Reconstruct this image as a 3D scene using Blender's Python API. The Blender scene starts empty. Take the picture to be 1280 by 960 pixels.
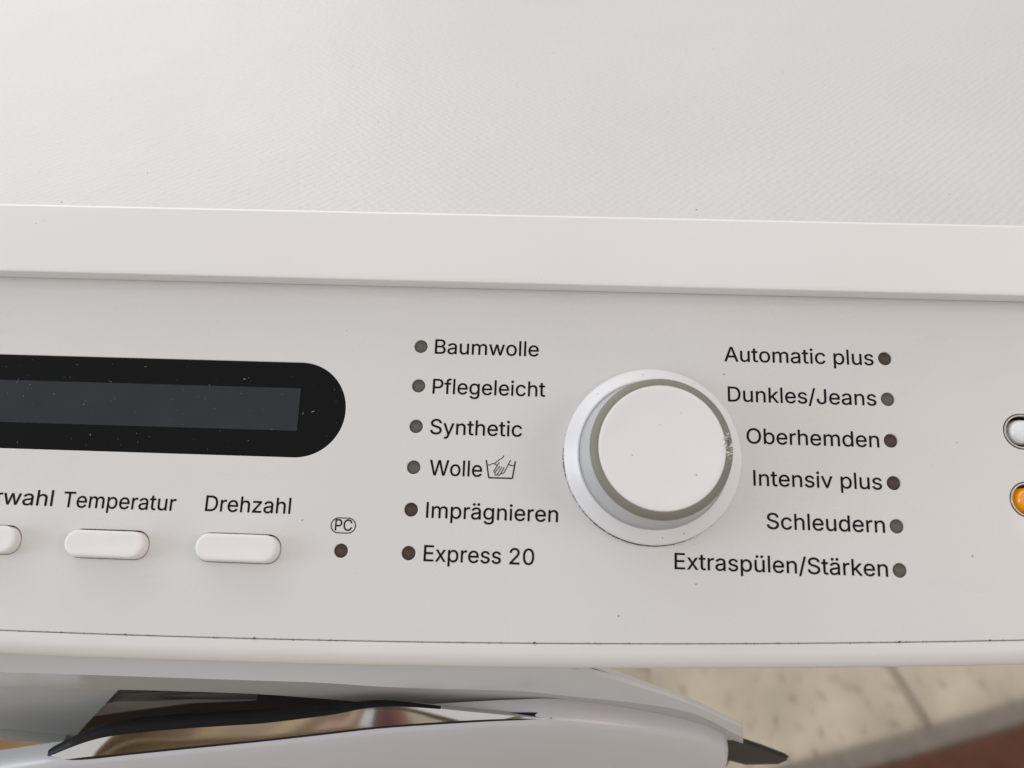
import bpy, bmesh, math, random
from mathutils import Vector, Matrix
random.seed(7)
C = bpy.context.collection
SC = bpy.context.scene
R = math.radians

# ------------------------------------------------------------------ camera
cam = bpy.data.cameras.new("camera")
cam.sensor_width = 36.0
cam.lens = 36.0 * 961.0 / 1280.0
cam.clip_start = 0.01
cam.clip_end = 60.0
cam.dof.use_dof = True
cam.dof.focus_distance = 0.247
cam.dof.aperture_fstop = 9.0
cam_o = bpy.data.objects.new("camera", cam)
C.objects.link(cam_o)
cx, cy, cz = (0.999102, 0.042157, -0.004262), (-0.028354, 0.739908, 0.67211), (0.031487, -0.671386, 0.740439)
cl = (-0.03619, -0.145441, 0.990842)
cam_o.matrix_world = Matrix(((cx[0], cy[0], cz[0], cl[0]), (cx[1], cy[1], cz[1], cl[1]), (cx[2], cy[2], cz[2], cl[2]), (0, 0, 0, 1)))
SC.camera = cam_o

# ------------------------------------------------------------------ room light
W = bpy.data.worlds.new("World")
SC.world = W
W.use_nodes = True
bg = W.node_tree.nodes["Background"]
bg.inputs[0].default_value = (1.0, 0.978, 0.965, 1)
bg.inputs[1].default_value = 0.65

def area(name, loc, target, sx, sy, power, col):
    l = bpy.data.lights.new(name, 'AREA')
    l.shape = 'RECTANGLE'; l.size = sx; l.size_y = sy
    l.energy = power; l.color = col
    o = bpy.data.objects.new(name, l); C.objects.link(o)
    o.location = loc
    o.rotation_euler = (Vector(target) - Vector(loc)).to_track_quat('-Z', 'Y').to_euler()
    return o
area("window_light", (-1.05, 1.15, 1.60), (-0.1, 0.1, 0.84), 1.6, 1.2, 8.0, (0.93, 0.97, 1.0))
area("added_sheen_light", (-.35, 1.35, 2.15), (0, 0.1, 0.84), 2.4, 0.45, 6.0, (0.96, 0.98, 1.0))  # added lamp, not a known window: puts sheen on worktop and edge bead
area("side_window_light", (-1.9, -0.35, 1.25), (0, 0, 0.8), 0.9, 1.1, 14.0, (0.80, 0.90, 1.0))
area("room_light", (1.5, -0.5, 2.0), (0, 0, 0.8), 0.8, 0.8, 6.5, (1.0, 0.78, 0.70))

SC.view_settings.view_transform = 'Standard'
SC.view_settings.look = 'None'
SC.view_settings.exposure = 0.0
SC.view_settings.gamma = 1.0
SC.view_settings.use_curve_mapping = False
SC.render.engine = 'CYCLES'
SC.cycles.use_denoising = True
SC.cycles.max_bounces = 8

# ------------------------------------------------------------------ materials
def mat(name, col, rough=0.4, rvar=0.0, metal=0.0, coat=0.0, var=0.03, vscale=25.0, bump=0.0, bscale=400.0, spec=0.5, emit=None, estr=0.0, trans=0.0):
    m = bpy.data.materials.new(name); m.use_nodes = True
    nt = m.node_tree; N = nt.nodes; L = nt.links
    b = N["Principled BSDF"]
    b.inputs["Roughness"].default_value = rough
    b.inputs["Metallic"].default_value = metal
    b.inputs["Coat Weight"].default_value = coat
    b.inputs["Coat Roughness"].default_value = 0.06
    b.inputs["Specular IOR Level"].default_value = spec
    b.inputs["Transmission Weight"].default_value = trans
    tc = N.new("ShaderNodeTexCoord")
    if var > 0:
        nz = N.new("ShaderNodeTexNoise"); nz.inputs["Scale"].default_value = vscale; nz.inputs["Detail"].default_value = 5
        L.new(tc.outputs["Object"], nz.inputs["Vector"])
        mr = N.new("ShaderNodeMapRange"); mr.inputs[1].default_value = 0.3; mr.inputs[2].default_value = 0.7
        mr.inputs[3].default_value = 1 - var; mr.inputs[4].default_value = 1 + var * 0.5
        L.new(nz.outputs[0], mr.inputs[0])
        mx = N.new("ShaderNodeVectorMath"); mx.operation = 'SCALE'
        mx.inputs[0].default_value = col[:3]
        L.new(mr.outputs[0], mx.inputs["Scale"])
        L.new(mx.outputs[0], b.inputs["Base Color"])
    else:
        b.inputs["Base Color"].default_value = (*col[:3], 1)
    if rvar > 0:
        n3 = N.new("ShaderNodeTexNoise"); n3.inputs["Scale"].default_value = 38; n3.inputs["Detail"].default_value = 6; n3.inputs["Distortion"].default_value = 1.5
        L.new(tc.outputs["Object"], n3.inputs["Vector"])
        m3 = N.new("ShaderNodeMapRange"); m3.inputs[1].default_value = 0.35; m3.inputs[2].default_value = 0.65
        m3.inputs[3].default_value = rough - rvar; m3.inputs[4].default_value = rough + rvar
        L.new(n3.outputs[0], m3.inputs[0]); L.new(m3.outputs[0], b.inputs["Roughness"])
    if bump > 0:
        n2 = N.new("ShaderNodeTexNoise"); n2.inputs["Scale"].default_value = bscale; n2.inputs["Detail"].default_value = 2
        L.new(tc.outputs["Object"], n2.inputs["Vector"])
        bp = N.new("ShaderNodeBump"); bp.inputs["Strength"].default_value = 1.0; bp.inputs["Distance"].default_value = bump
        L.new(n2.outputs[0], bp.inputs["Height"]); L.new(bp.outputs[0], b.inputs["Normal"])
    if emit:
        b.inputs["Emission Color"].default_value = (*emit, 1); b.inputs["Emission Strength"].default_value = estr
    return m

M = {
 'panel':   mat('fascia_plastic', (0.72, 0.707, 0.69), 0.34, rvar=0.10, coat=0.35, var=0.02, vscale=9, bump=0.00001, bscale=700),
 'white':   mat('white_plastic', (0.80, 0.785, 0.772), 0.38, var=0.015, vscale=40, bump=0.00001, bscale=900),
 'strip':   mat('lid_edge_plastic', (0.87, 0.852, 0.838), 0.42, var=0.015, vscale=14, bump=0.00001, bscale=600),
 'trim':    mat('lower_trim_plastic', (0.76, 0.738, 0.718), 0.40, var=0.02, vscale=30),
 'button':  mat('button_plastic', (0.85, 0.828, 0.81), 0.36, var=0.02, vscale=150),
 'cap':     mat('knob_cap_plastic', (0.82, 0.80, 0.79), 0.42, var=0.02, vscale=60, bump=0.00001, bscale=800),
 'ring':    mat('olive_grey_plastic', (0.225, 0.210, 0.175), 0.55, var=0.06, vscale=120),
 'flange':  mat('knob_flange_plastic', (0.80, 0.785, 0.79), 0.28, var=0.02, vscale=60),
 'knob':    mat('knob_side_plastic', (0.47, 0.47, 0.475), 0.32, var=0.02, vscale=60),
 'bezel':   mat('display_black', (0.006, 0.006, 0.0065), 0.16, var=0.0, spec=0.12),
 'screen':  mat('screen_glass', (0.034, 0.038, 0.046), 0.25, var=0.08, vscale=60, spec=0.15),
 'ink':     mat('black_ink', (0.007, 0.006, 0.006), 0.5, var=0.0, spec=0.1),
 'dark':    mat('dark_cavity', (0.045, 0.038, 0.033), 0.6, var=0.1),
 'led_a':   mat('smoke_grey_lens', (0.135, 0.124, 0.108), 0.5, var=0.22, vscale=900, spec=0.2),
 'led_b':   mat('smoke_brown_lens', (0.085, 0.060, 0.050), 0.5, var=0.25, vscale=900, spec=0.2),
 'chrome':  mat('chrome', (0.74, 0.74, 0.73), 0.09, metal=1.0, var=0.0),
 'steel':   mat('polished_front', (0.92, 0.905, 0.87), 0.05, metal=1.0, var=0.02, vscale=6),
 'grey':    mat('grey_door_plastic', (0.47, 0.465, 0.455), 0.22, coat=0.3, var=0.02, vscale=20),
 'greylt':  mat('pale_door_plastic', (0.62, 0.63, 0.64), 0.25, coat=0.3, var=0.02, vscale=20),
 'plate':   mat('matt_grey_plate', (0.60, 0.615, 0.59), 0.55, var=0.03, spec=0.3),
 'door':    mat('door_shell', (0.56, 0.555, 0.575), 0.28, coat=0.2, var=0.02, vscale=20),
 'rubber':  mat('black_rubber', (0.010, 0.010, 0.011), 0.5, var=0.1, spec=0.15),
 'hinge':   mat('hinge_plastic', (0.060, 0.056, 0.050), 0.55, var=0.2, spec=0.2),
 'rubberg': mat('grey_rubber', (0.48, 0.46, 0.43), 0.45, var=0.1),
 'lit_w':   mat('white_button_lens', (0.86, 0.87, 0.89), 0.15, coat=0.5, var=0.0),
 'amber':   mat('amber_lens', (0.62, 0.21, 0.006), 0.15, coat=0.6, var=0.0, emit=(1.0, 0.42, 0.015), estr=0.26),
 'nickel':  mat('nickel_ring', (0.46, 0.43, 0.40), 0.25, metal=1.0, var=0.05, vscale=300),
 'grime':   mat('dry_grime', (0.085, 0.062, 0.042), 0.9, var=0.3, vscale=500),
 'speck':   mat('dark_specks', (0.05, 0.045, 0.04), 0.9, var=0.2, vscale=500),
 'lint':    mat('pale_lint', (0.55, 0.55, 0.55), 0.9, var=0.1, vscale=500),
 'chip':    mat('bare_plastic', (0.86, 0.85, 0.82), 0.25, var=0.2, vscale=900),
 'wood':    mat('bookcase_wood', (0.36, 0.25, 0.14), 0.5, var=0.25, vscale=12),
 'pine':    mat('pine_slats', (0.50, 0.30, 0.13), 0.5, var=0.3, vscale=18),
 'brown':   mat('brown_weave', (0.125, 0.045, 0.026), 0.9, var=0.25, vscale=60, bump=0.002, bscale=200),
 'edging':  mat('grey_edging', (0.24, 0.215, 0.19), 0.8, var=0.15, vscale=60),
}

# embossed worktop: a fine diamond weave pressed into the laminate
def lid_material():
    m = mat('embossed_laminate', (0.66, 0.648, 0.636), 0.44, rvar=0.015, var=0.02, vscale=16)
    nt = m.node_tree; N = nt.nodes; L = nt.links
    tc = N.new("ShaderNodeTexCoord")
    nz = N.new("ShaderNodeTexNoise"); nz.inputs["Scale"].default_value = 420; nz.inputs["Detail"].default_value = 3
    L.new(tc.outputs["Object"], nz.inputs["Vector"])
    nz2 = N.new("ShaderNodeTexNoise"); nz2.inputs["Scale"].default_value = 60; nz2.inputs["Detail"].default_value = 2
    L.new(tc.outputs["Object"], nz2.inputs["Vector"])
    sep = N.new("ShaderNodeSeparateXYZ"); L.new(tc.outputs["Object"], sep.inputs[0])
    def mth(op, a, b=None):
        n = N.new("ShaderNodeMath"); n.operation = op
        for i, v in enumerate((a, b)):
            if v is None: continue
            if isinstance(v, (int, float)): n.inputs[i].default_value = v
            else: L.new(v, n.inputs[i])
        return n.outputs[0]
    k = 2 * math.pi / 0.0024 / math.sqrt(2)
    wob = mth('MULTIPLY', nz2.outputs[0], 8.0)
    wob2 = mth('MULTIPLY', nz2.outputs[1], 8.0)
    a = mth('COSINE', mth('ADD', mth('MULTIPLY', mth('ADD', sep.outputs[0], sep.outputs[1]), k), wob))
    b = mth('COSINE', mth('ADD', mth('MULTIPLY', mth('SUBTRACT', sep.outputs[0], sep.outputs[1]), k), wob2))
    w = mth('ADD', a, b)
    h = mth('ADD', mth('MULTIPLY', w, 0.24), mth('MULTIPLY', nz.outputs[0], 2.4))
    bp = N.new("ShaderNodeBump"); bp.inputs["Strength"].default_value = 1.0; bp.inputs["Distance"].default_value = LID_BUMP
    L.new(h, bp.inputs["Height"]); L.new(bp.outputs[0], N["Principled BSDF"].inputs["Normal"])
    return m
LID_BUMP = 0.000085
M['lid'] = lid_material()

def stone_material():
    m = mat('speckled_stone', (0.62, 0.55, 0.44), 0.45, var=0.22, vscale=14)
    nt = m.node_tree; N = nt.nodes; L = nt.links
    b = N["Principled BSDF"]; old = b.inputs["Base Color"].links[0].from_socket
    tc = N.new("ShaderNodeTexCoord")
    nz = N.new("ShaderNodeTexNoise"); nz.inputs["Scale"].default_value = 55; nz.inputs["Detail"].default_value = 2
    L.new(tc.outputs["Object"], nz.inputs["Vector"])
    cr = N.new("ShaderNodeValToRGB")
    cr.color_ramp.elements[0].position = 0.30; cr.color_ramp.elements[0].color = (0.58, 0.55, 0.50, 1)
    cr.color_ramp.elements[1].position = 0.42; cr.color_ramp.elements[1].color = (1, 1, 1, 1)
    L.new(nz.outputs[0], cr.inputs[0])
    mx = N.new("ShaderNodeVectorMath"); mx.operation = 'MULTIPLY'
    L.new(old, mx.inputs[0]); L.new(cr.outputs[0], mx.inputs[1]); L.new(mx.outputs[0], b.inputs["Base Color"])
    return m
M['stone'] = stone_material()
M['grout'] = mat('grout', (0.42, 0.375, 0.305), 0.8, var=0.1)

# ------------------------------------------------------------------ helpers
P0 = Vector((0, 0, 0.80))                       # centre of the sloping fascia
PM = Matrix.Translation(P0) @ Matrix.Rotation(R(30), 4, 'X')   # fascia frame: x right, y up the slope, z out

def link(name, me, m, parent=None, matrix=None, smooth=None):
    o = bpy.data.objects.new(name, me); C.objects.link(o)
    if m is not None:
        me.materials.clear(); me.materials.append(m)
    if smooth is not None:
        me.shade_auto_smooth if False else None
        me.polygons.foreach_set("use_smooth", [True] * len(me.polygons))
        try: me.set_sharp_from_angle(angle=R(smooth))
        except Exception: pass
    o.matrix_world = matrix if matrix is not None else Matrix.Identity(4)
    if parent is not None:
        mw = o.matrix_world.copy()
        o.parent = parent
        o.matrix_parent_inverse = MWI[parent.name]
        o.matrix_basis = mw
    MWI[o.name] = (matrix if matrix is not None else Matrix.Identity(4)).inverted()
    return o
MWI = {}

def tag(o, label=None, cat=None, group=None, kind=None):
    if label: o['label'] = label
    if cat: o['category'] = cat
    if group: o['group'] = group
    if kind: o['kind'] = kind
    return o

def empty(name, loc, rz=0.0):
    o = bpy.data.objects.new(name, None); C.objects.link(o)
    m = Matrix.Translation(loc) @ Matrix.Rotation(rz, 4, 'Z')
    o.matrix_world = m; o.empty_display_size = 0.05
    MWI[o.name] = m.inverted()
    return o

def pydata(name, v, f):
    me = bpy.data.meshes.new(name); me.from_pydata([tuple(a) for a in v], [], f)
    bm = bmesh.new(); bm.from_mesh(me); bmesh.ops.recalc_face_normals(bm, faces=bm.faces); bm.to_mesh(me); bm.free()
    return me

def sweep(name, xs, prof, caps=True):
    """prof(x) -> closed list of (y, z); one closed body along x"""
    v = []; f = []; n = None
    for x in xs:
        p = prof(x); n = len(p); v += [(x, a, b) for a, b in p]
    for i in range(len(xs) - 1):
        for j in range(n):
            k = (j + 1) % n
            f.append((i * n + j, i * n + k, (i + 1) * n + k, (i + 1) * n + j))
    if caps:
        f.append(tuple(range(n))); f.append(tuple(range((len(xs) - 1) * n, len(xs) * n)))
    return pydata(name, v, f)

def grid_shell(name, rows, thick=0.003, back=(0, 1, 0)):
    """rows of points -> surface with a back face, closed"""
    n = len(rows[0]); r = len(rows); bk = Vector(back) * thick
    v = [Vector(p) for row in rows for p in row]; nv = len(v)
    v += [p + bk for p in v]
    f = []
    for i in range(r - 1):
        for j in range(n - 1):
            a = i * n + j
            f.append((a, a + 1, a + n + 1, a + n)); f.append((nv + a + n, nv + a + n + 1, nv + a + 1, nv + a))
    for j in range(n - 1):
        f.append((j + 1, j, nv + j, nv + j + 1)); a = (r - 1) * n + j; f.append((a, a + 1, nv + a + 1, nv + a))
    for i in range(r - 1):
        a = i * n; f.append((a, a + n, nv + a + n, nv + a)); a = i * n + n - 1; f.append((a + n, a, nv + a, nv + a + n))
    return pydata(name, v, f)

def lathe(name, prof, seg=96):
    v = []; f = []; n = len(prof)
    for i in range(seg):
        a = 2 * math.pi * i / seg
        v += [(r * math.cos(a), r * math.sin(a), z) for r, z in prof]
    for i in range(seg):
        j = (i + 1) % seg
        for k in range(n - 1):
            f.append((i * n + k, j * n + k, j * n + k + 1, i * n + k + 1))
    me = pydata(name, v, f)
    bm = bmesh.new(); bm.from_mesh(me)
    bmesh.ops.remove_doubles(bm, verts=bm.verts, dist=1e-7)
    bmesh.ops.recalc_face_normals(bm, faces=bm.faces); bm.to_mesh(me); bm.free()
    return me

def box(name, x0, x1, y0, y1, z0, z1, bev=0.0):
    bm = bmesh.new(); bmesh.ops.create_cube(bm, size=1)
    for q in bm.verts:
        q.co = ((x0 + x1) / 2 + q.co.x * (x1 - x0), (y0 + y1) / 2 + q.co.y * (y1 - y0), (z0 + z1) / 2 + q.co.z * (z1 - z0))
    if bev: bmesh.ops.bevel(bm, geom=bm.edges[:], offset=bev, segments=2, affect='EDGES')
    me = bpy.data.meshes.new(name); bm.to_mesh(me); bm.free(); return me

def filled(name, loops, depth=0.0, bevel=0.0, z=0.0, seg=2, grow=0.0):
    """outline with holes -> solid plate (front at z)"""
    cu = bpy.data.curves.new(name, 'CURVE'); cu.dimensions = '2D'
    cu.fill_mode = 'BOTH' if depth else 'FRONT'
    cu.extrude = max(depth / 2 - bevel, 0); cu.bevel_depth = bevel; cu.bevel_resolution = seg; cu.offset = -bevel + grow
    for lp in loops:
        s = cu.splines.new('POLY'); s.points.add(len(lp) - 1); s.use_cyclic_u = True
        for p, (a, b) in zip(s.points, lp): p.co = (a, b, 0, 1)
    o = bpy.data.objects.new(name, cu); C.objects.link(o)
    dg = bpy.context.evaluated_depsgraph_get()
    me = bpy.data.meshes.new_from_object(o.evaluated_get(dg), depsgraph=dg)
    bpy.data.objects.remove(o); bpy.data.curves.remove(cu)
    me.name = name
    me.transform(Matrix.Translation((0, 0, z - depth / 2)))
    return me

def circle(cx, cy, r, n=32):
    return [(cx + r * math.cos(2 * math.pi * i / n), cy + r * math.sin(2 * math.pi * i / n)) for i in range(n)]

def pill(x0, x1, y0, y1, r, n=10):
    r = min(r, (y1 - y0) / 2 - 1e-6, (x1 - x0) / 2 - 1e-6); out = []
    for cx_, cy_, a0 in ((x1 - r, y1 - r, 0), (x0 + r, y1 - r, 90), (x0 + r, y0 + r, 180), (x1 - r, y0 + r, 270)):
        for i in range(n + 1):
            a = R(a0 + 90 * i / n); out.append((cx_ + r * math.cos(a), cy_ + r * math.sin(a)))
    return out

def dome(name, loop, levels):
    """stack of scaled outlines: levels = [(inset, z)], last one capped"""
    cxm = sum(p[0] for p in loop) / len(loop); cym = sum(p[1] for p in loop) / len(loop)
    hw = max(abs(p[0] - cxm) for p in loop); hh = max(abs(p[1] - cym) for p in loop); n = len(loop)
    v = []; f = []
    for ins, z in levels:
        v += [(cxm + (p[0] - cxm) * (hw - ins) / hw, cym + (p[1] - cym) * (hh - ins) / hh, z) for p in loop]
    for i in range(len(levels) - 1):
        for j in range(n):
            k = (j + 1) % n; f.append((i * n + j, i * n + k, (i + 1) * n + k, (i + 1) * n + j))
    f.append(tuple(range((len(levels) - 1) * n, len(levels) * n)))
    f.append(tuple(reversed(range(n))))
    return pydata(name, v, f)

def ribbon(bm, pts, w, z=0.0):
    pts = [Vector((p[0], p[1], 0)) for p in pts]
    L_, R_ = [], []
    for i, p in enumerate(pts):
        d = Vector((0, 0, 0))
        if i: d += (p - pts[i - 1]).normalized()
        if i < len(pts) - 1: d += (pts[i + 1] - p).normalized()
        d.normalize(); nrm = Vector((-d.y, d.x, 0)) * w / 2
        L_.append(bm.verts.new((p.x + nrm.x, p.y + nrm.y, z))); R_.append(bm.verts.new((p.x - nrm.x, p.y - nrm.y, z)))
    for i in range(len(pts) - 1): bm.faces.new((L_[i], R_[i], R_[i + 1], L_[i + 1]))

def bm_mesh(name, bm):
    me = bpy.data.meshes.new(name); bm.to_mesh(me); bm.free(); return me

X0, X1 = -0.40, 0.205                                   # machine sides
seam = lambda x: -0.0594 + 0.098 * (x + 0.185) ** 2      # bowed lower edge of the fascia
front = lambda x: -0.0520 + 0.0849 * (x + 0.185) ** 2    # bowed cabinet front
XS = [X0 + (X1 - X0) * i / 60 for i in range(61)]

# ------------------------------------------------------------------ floor
floor = link('floor', box('floor', -6, 6, -6, 6, -0.06, -0.004), M['grout']); tag(floor, kind='structure')
fr = Matrix.Rotation(R(-15), 4, 'Z')
tile_me = None
for i in range(-3, 4):
    for j in range(-3, 3):
        u0, v0 = 0.033 + 0.5 * i, -0.55 + 0.5 * j
        if tile_me is None: tile_me = box('tile', 0.006, 0.494, 0.006, 0.494, -0.004, 0.0, 0.001)
        t = link('floor_tile', tile_me, None if tile_me.materials else M['stone'], floor, fr @ Matrix.Translation((u0, v0, random.uniform(-.0004, .0004))))

# ------------------------------------------------------------------ the machine
wm = empty('washing_machine', (-0.10, 0.25, 0))
tag(wm, 'white front loading washing machine with sloping control panel and embossed worktop', 'washing machine')
cab = [(-.020, .012), (-.020, .735), (.048, .795), (.058, .8268), (.60, .8268), (.60, .012)]
link('cabinet', sweep('cabinet', [X0 + .004, X1 - .004], lambda x: cab), M['white'], wm)

# worktop
link('worktop', box('worktop', X0, X1, 0.0584, 0.62, 0.8269, 0.8452, 0.0004), M['lid'], wm)
strip_prof = [(.0594, .8446), (.0590, .8456), (.0583, .8461), (.0575, .8461), (.0568, .8456),
              (.0415, .83395), (.0410, .8335), (.0407, .8331), (.0407, .8327), (.0411, .8322), (.0449, .8267), (.0594, .8267)]
link('worktop_edge_strip', sweep('worktop_edge_strip', [X0, X1], lambda x: strip_prof), M['strip'], wm, smooth=35)

# control fascia with its openings
LED = [(-.07352, .03244), (-.07352, .01948), (-.07352, .00645), (-.07352, -.00642), (-.07350, -.01943), (-.07346, -.03249),
       (.07348, .03256), (.07350, .01948), (.07352, .00642), (.07352, -.00657), (.07352, -.01954), (.07350, -.03245), (-.09416, -.03249)]
LR = 0.00212
HOLES = [(-.1386, -.1126, -.0372, -.0284), (-.1785, -.1534, -.0374, -.0286), (-.2185, -.1935, -.0372, -.0284)]
disp = pill(-.300, -.0962, -.0045, .0260, .0152, 24)
START, STOP = (.1134, .0105, .0055), (.1132, -.0103, .0054)
outline = [(X1, .0526), (X0, .0526)] + [(x, seam(x) + .00012) for x in XS]
loops = [outline, disp, circle(0, -.0006, .0235, 64)] + [circle(a, b, LR, 28) for a, b in LED]
loops += [pill(a, b, c, d, .0040) for a, b, c, d in HOLES]
loops += [pill(a - r, a + .030, b - r, b + r, r, 14) for a, b, r in (START, STOP)]
link('control_fascia', filled('control_fascia', loops, 0.003, 0.00025), M['panel'], wm, PM, smooth=40)
link('fascia_backing', box('fascia_backing', X0 + .002, X1 - .002, -.049, .050, -.0105, -.0075), M['dark'], wm, PM)

# lower trim, a rounded lip bowed like the fascia
def trim_prof(x):
    s = seam(x); y1 = s - .0024; r = .005
    p = [(s + .0030, -.0034), (s - .0001, -.0034), (s - .0001, -.00035), (s - .0004, -.00005)]
    for i in range(15):
        a = R(100) * i / 14; p.append((y1 - r * math.sin(a), -r + r * math.cos(a)))
    p += [(y1 - r * .9, -.012), (s + .006, -.020), (s + .010, -.010)]
    return p
link('lower_trim', sweep('lower_trim', XS, trim_prof), M['trim'], wm, PM, smooth=40)

# display
dw = link('display_window', filled('display_window', [pill(-.2999, -.0963, -.0044, .0259, .01515, 24)], .003, .0001, z=-.0001), M['bezel'], wm, PM, smooth=40)
link('display_screen', box('display_screen', -.285, -.1111, .00385, .01755, -.0004, .00003), M['screen'], dw, PM)

# option buttons
def button_mesh(h, fx0, fx1, fy0, fy1):
    a, b, c, d = h
    base = pill(a + .00012, b - .00016, c + .00014, d - .0004, .0039)
    face = pill(fx0, fx1, fy0, fy1, .0038)
    n = len(base); lv = []
    def mixl(t, ins, z):
        cxm, cym = (fx0 + fx1) / 2, (fy0 + fy1) / 2; hw, hh = (fx1 - fx0) / 2, (fy1 - fy0) / 2
        o = []
        for p, q in zip(base, face):
            x, y = p[0] * (1 - t) + q[0] * t, p[1] * (1 - t) + q[1] * t
            o.append((cxm + (x - cxm) * (1 - ins / hw), cym + (y - cym) * (1 - ins / hh), z))
        return o
    for t, ins, z in ((0, 0, -.006), (0, 0, 0.0), (.75, 0, .0034), (1, .00003, .0040), (1, .00018, .00435), (1, .0005, .0045), (1, .0012, .00452), (1, .0026, .0044)): lv.append(mixl(t, ins, z))
    v = [p for l in lv for p in l]; f = []
    for i in range(len(lv) - 1):
        for j in range(n):
            k = (j + 1) % n; f.append((i * n + j, i * n + k, (i + 1) * n + k, (i + 1) * n + j))
    f.append(tuple(range((len(lv) - 1) * n, len(lv) * n))); f.append(tuple(reversed(range(n))))
    return pydata('option_button', v, f)
FACES = [(-.1371, -.1127, -.03665, -.0286), (-.1773, -.1531, -.03675, -.0289), (-.2176, -.1926, -.03655, -.0285)]
for (h, fc, lb) in zip(HOLES, FACES, ('white option button under the Drehzahl caption', 'white option button under the Temperatur caption', 'white option button cut by the left edge')):
    b = link('option_button', button_mesh(h, *fc), M['button'], wm, PM, smooth=50)
    b['label'] = lb
    link('button_gap', filled('button_gap', [pill(h[0] - .0004, h[1] + .0004, h[2] - .0004, h[3] + .0004, .0042), pill(h[0] + .0012, h[1] - .0012, h[2] + .0012, h[3] - .0012, .003)], .001, 0, z=-.0031), M['rubber'], b, PM)

# indicator lights sunk in their holes
lens_me = {}
for i, (a, b) in enumerate(LED):
    k = 'led_b' if i in (4, 5, 6, 8, 9, 12) else 'led_a'
    if k not in lens_me: lens_me[k] = lathe('indicator_light', [(0, -.00045), (.0012, -.0005), (.0019, -.0006), (.00210, -.0008), (.00210, -.0035), (0, -.0035)], 28)
    fresh = not lens_me[k].materials
    o = link('indicator_light', lens_me[k], M[k] if fresh else None, wm, PM @ Matrix.Translation((a, b, 0)), smooth=60 if fresh else None)
    if i == 12: o['label'] = 'dark indicator light below the PC mark'

# programme knob
KM = PM @ Matrix.Translation((0, -.0006, 0))
kb = link('program_knob', lathe('program_knob', [(.0195, -.005), (.0228, -.004), (.0228, .0044), (.0225, .0051), (.0221, .0062), (.0211, .0125), (.0205, .0165), (.0204, .0179), (.0201, .0182), (.0190, .0182)], 128), M['knob'], wm, KM, smooth=40)
link('knob_flange', lathe('knob_flange', [(.0220, -.001), (.0266, -.001), (.0271, .0002), (.0271, .0022), (.0269, .0028), (.0265, .0031), (.0248, .0040), (.0236, .0050), (.0232, .0053), (.0228, .0053), (.0222, .0046)], 128), M['flange'], kb, KM, smooth=35)
link('knob_grip_ring', lathe('knob_grip_ring', [(.0190, .0174), (.0201, .0177), (.0204, .0181), (.0203, .0186), (.0199, .0192), (.0190, .0197), (.0183, .0200), (.0179, .0200), (.0177, .0195)], 128), M['ring'], kb, KM, smooth=40)
link('knob_cap', lathe('knob_cap', [(0, .0199), (.0100, .02005), (.0162, .0203), (.0173, .0204), (.0178, .0203), (.0180, .0200), (.0180, .0190), (0, .0190)], 128), M['cap'], kb, KM, smooth=40)

# scuffed edge of the cap
bm = bmesh.new()
for i in range(46):
    a = R(random.gauss(5, 6.5)); r = .0180 + random.uniform(-.0011, .0017)
    z = .0203 if r < .0180 else .0196 - (r - .0190) * .3
    ln, wd = random.uniform(.0003, .0011), random.uniform(.00008, .00024)
    m_ = Matrix.Translation((r * math.cos(a), r * math.sin(a), z)) @ Matrix.Rotation(R(random.gauss(0, 25)), 4, 'Z') @ Matrix.Rotation(R(random.uniform(-20, 20)), 4, 'X') @ Matrix.Diagonal((ln, wd, random.uniform(.0001, .00035), 1))
    bmesh.ops.create_icosphere(bm, subdivisions=1, radius=1, matrix=m_)
o = link('knob_scuff', bm_mesh('knob_scuff', bm), M['chip'], kb, KM); o['kind'] = 'stuff'
bm = bmesh.new()
for i in range(12):
    a = R(random.gauss(8, 4)); r = .0186 + random.uniform(-.0010, .0008)
    m_ = Matrix.Translation((r * math.cos(a), r * math.sin(a), .02035 if r < .0180 else .0200)) @ Matrix.Rotation(R(random.gauss(0, 30)), 4, 'Z') @ Matrix.Diagonal((random.uniform(.00015, .0005), .00014, .00014, 1))
    bmesh.ops.create_icosphere(bm, subdivisions=1, radius=1, matrix=m_)
o = link('knob_scuff_dirt', bm_mesh('knob_scuff_dirt', bm), M['grime'], kb, KM); o['kind'] = 'stuff'

# start and stop buttons at the right edge
for nm, (a, b, r), mm, lb in (('start_button', START, 'lit_w', 'white oblong start button'), ('stop_button', STOP, 'amber', 'amber oblong stop button')):
    bz = link(nm, filled(nm, [pill(a - r + .0002, a + .0298, b - r + .0002, b + r - .0002, r, 14), pill(a - r + .0008, a + .0292, b - r + .0008, b + r - .0008, r - .0006, 14)], .0055, .0002, z=.0001), M['nickel'], wm, PM, smooth=40)
    bz['label'] = lb
    lp = pill(a - r + .0019, a + .0281, b - r + .0017, b + r - .0017, r - .0018, 14)
    link('button_lens', dome('button_lens', lp, [(0, -.006), (0, -.0012), (.0003, -.0002), (.0009, .0006), (.0018, .0011), (.0028, .0013)]), M[mm], bz, PM, smooth=60)

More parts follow.
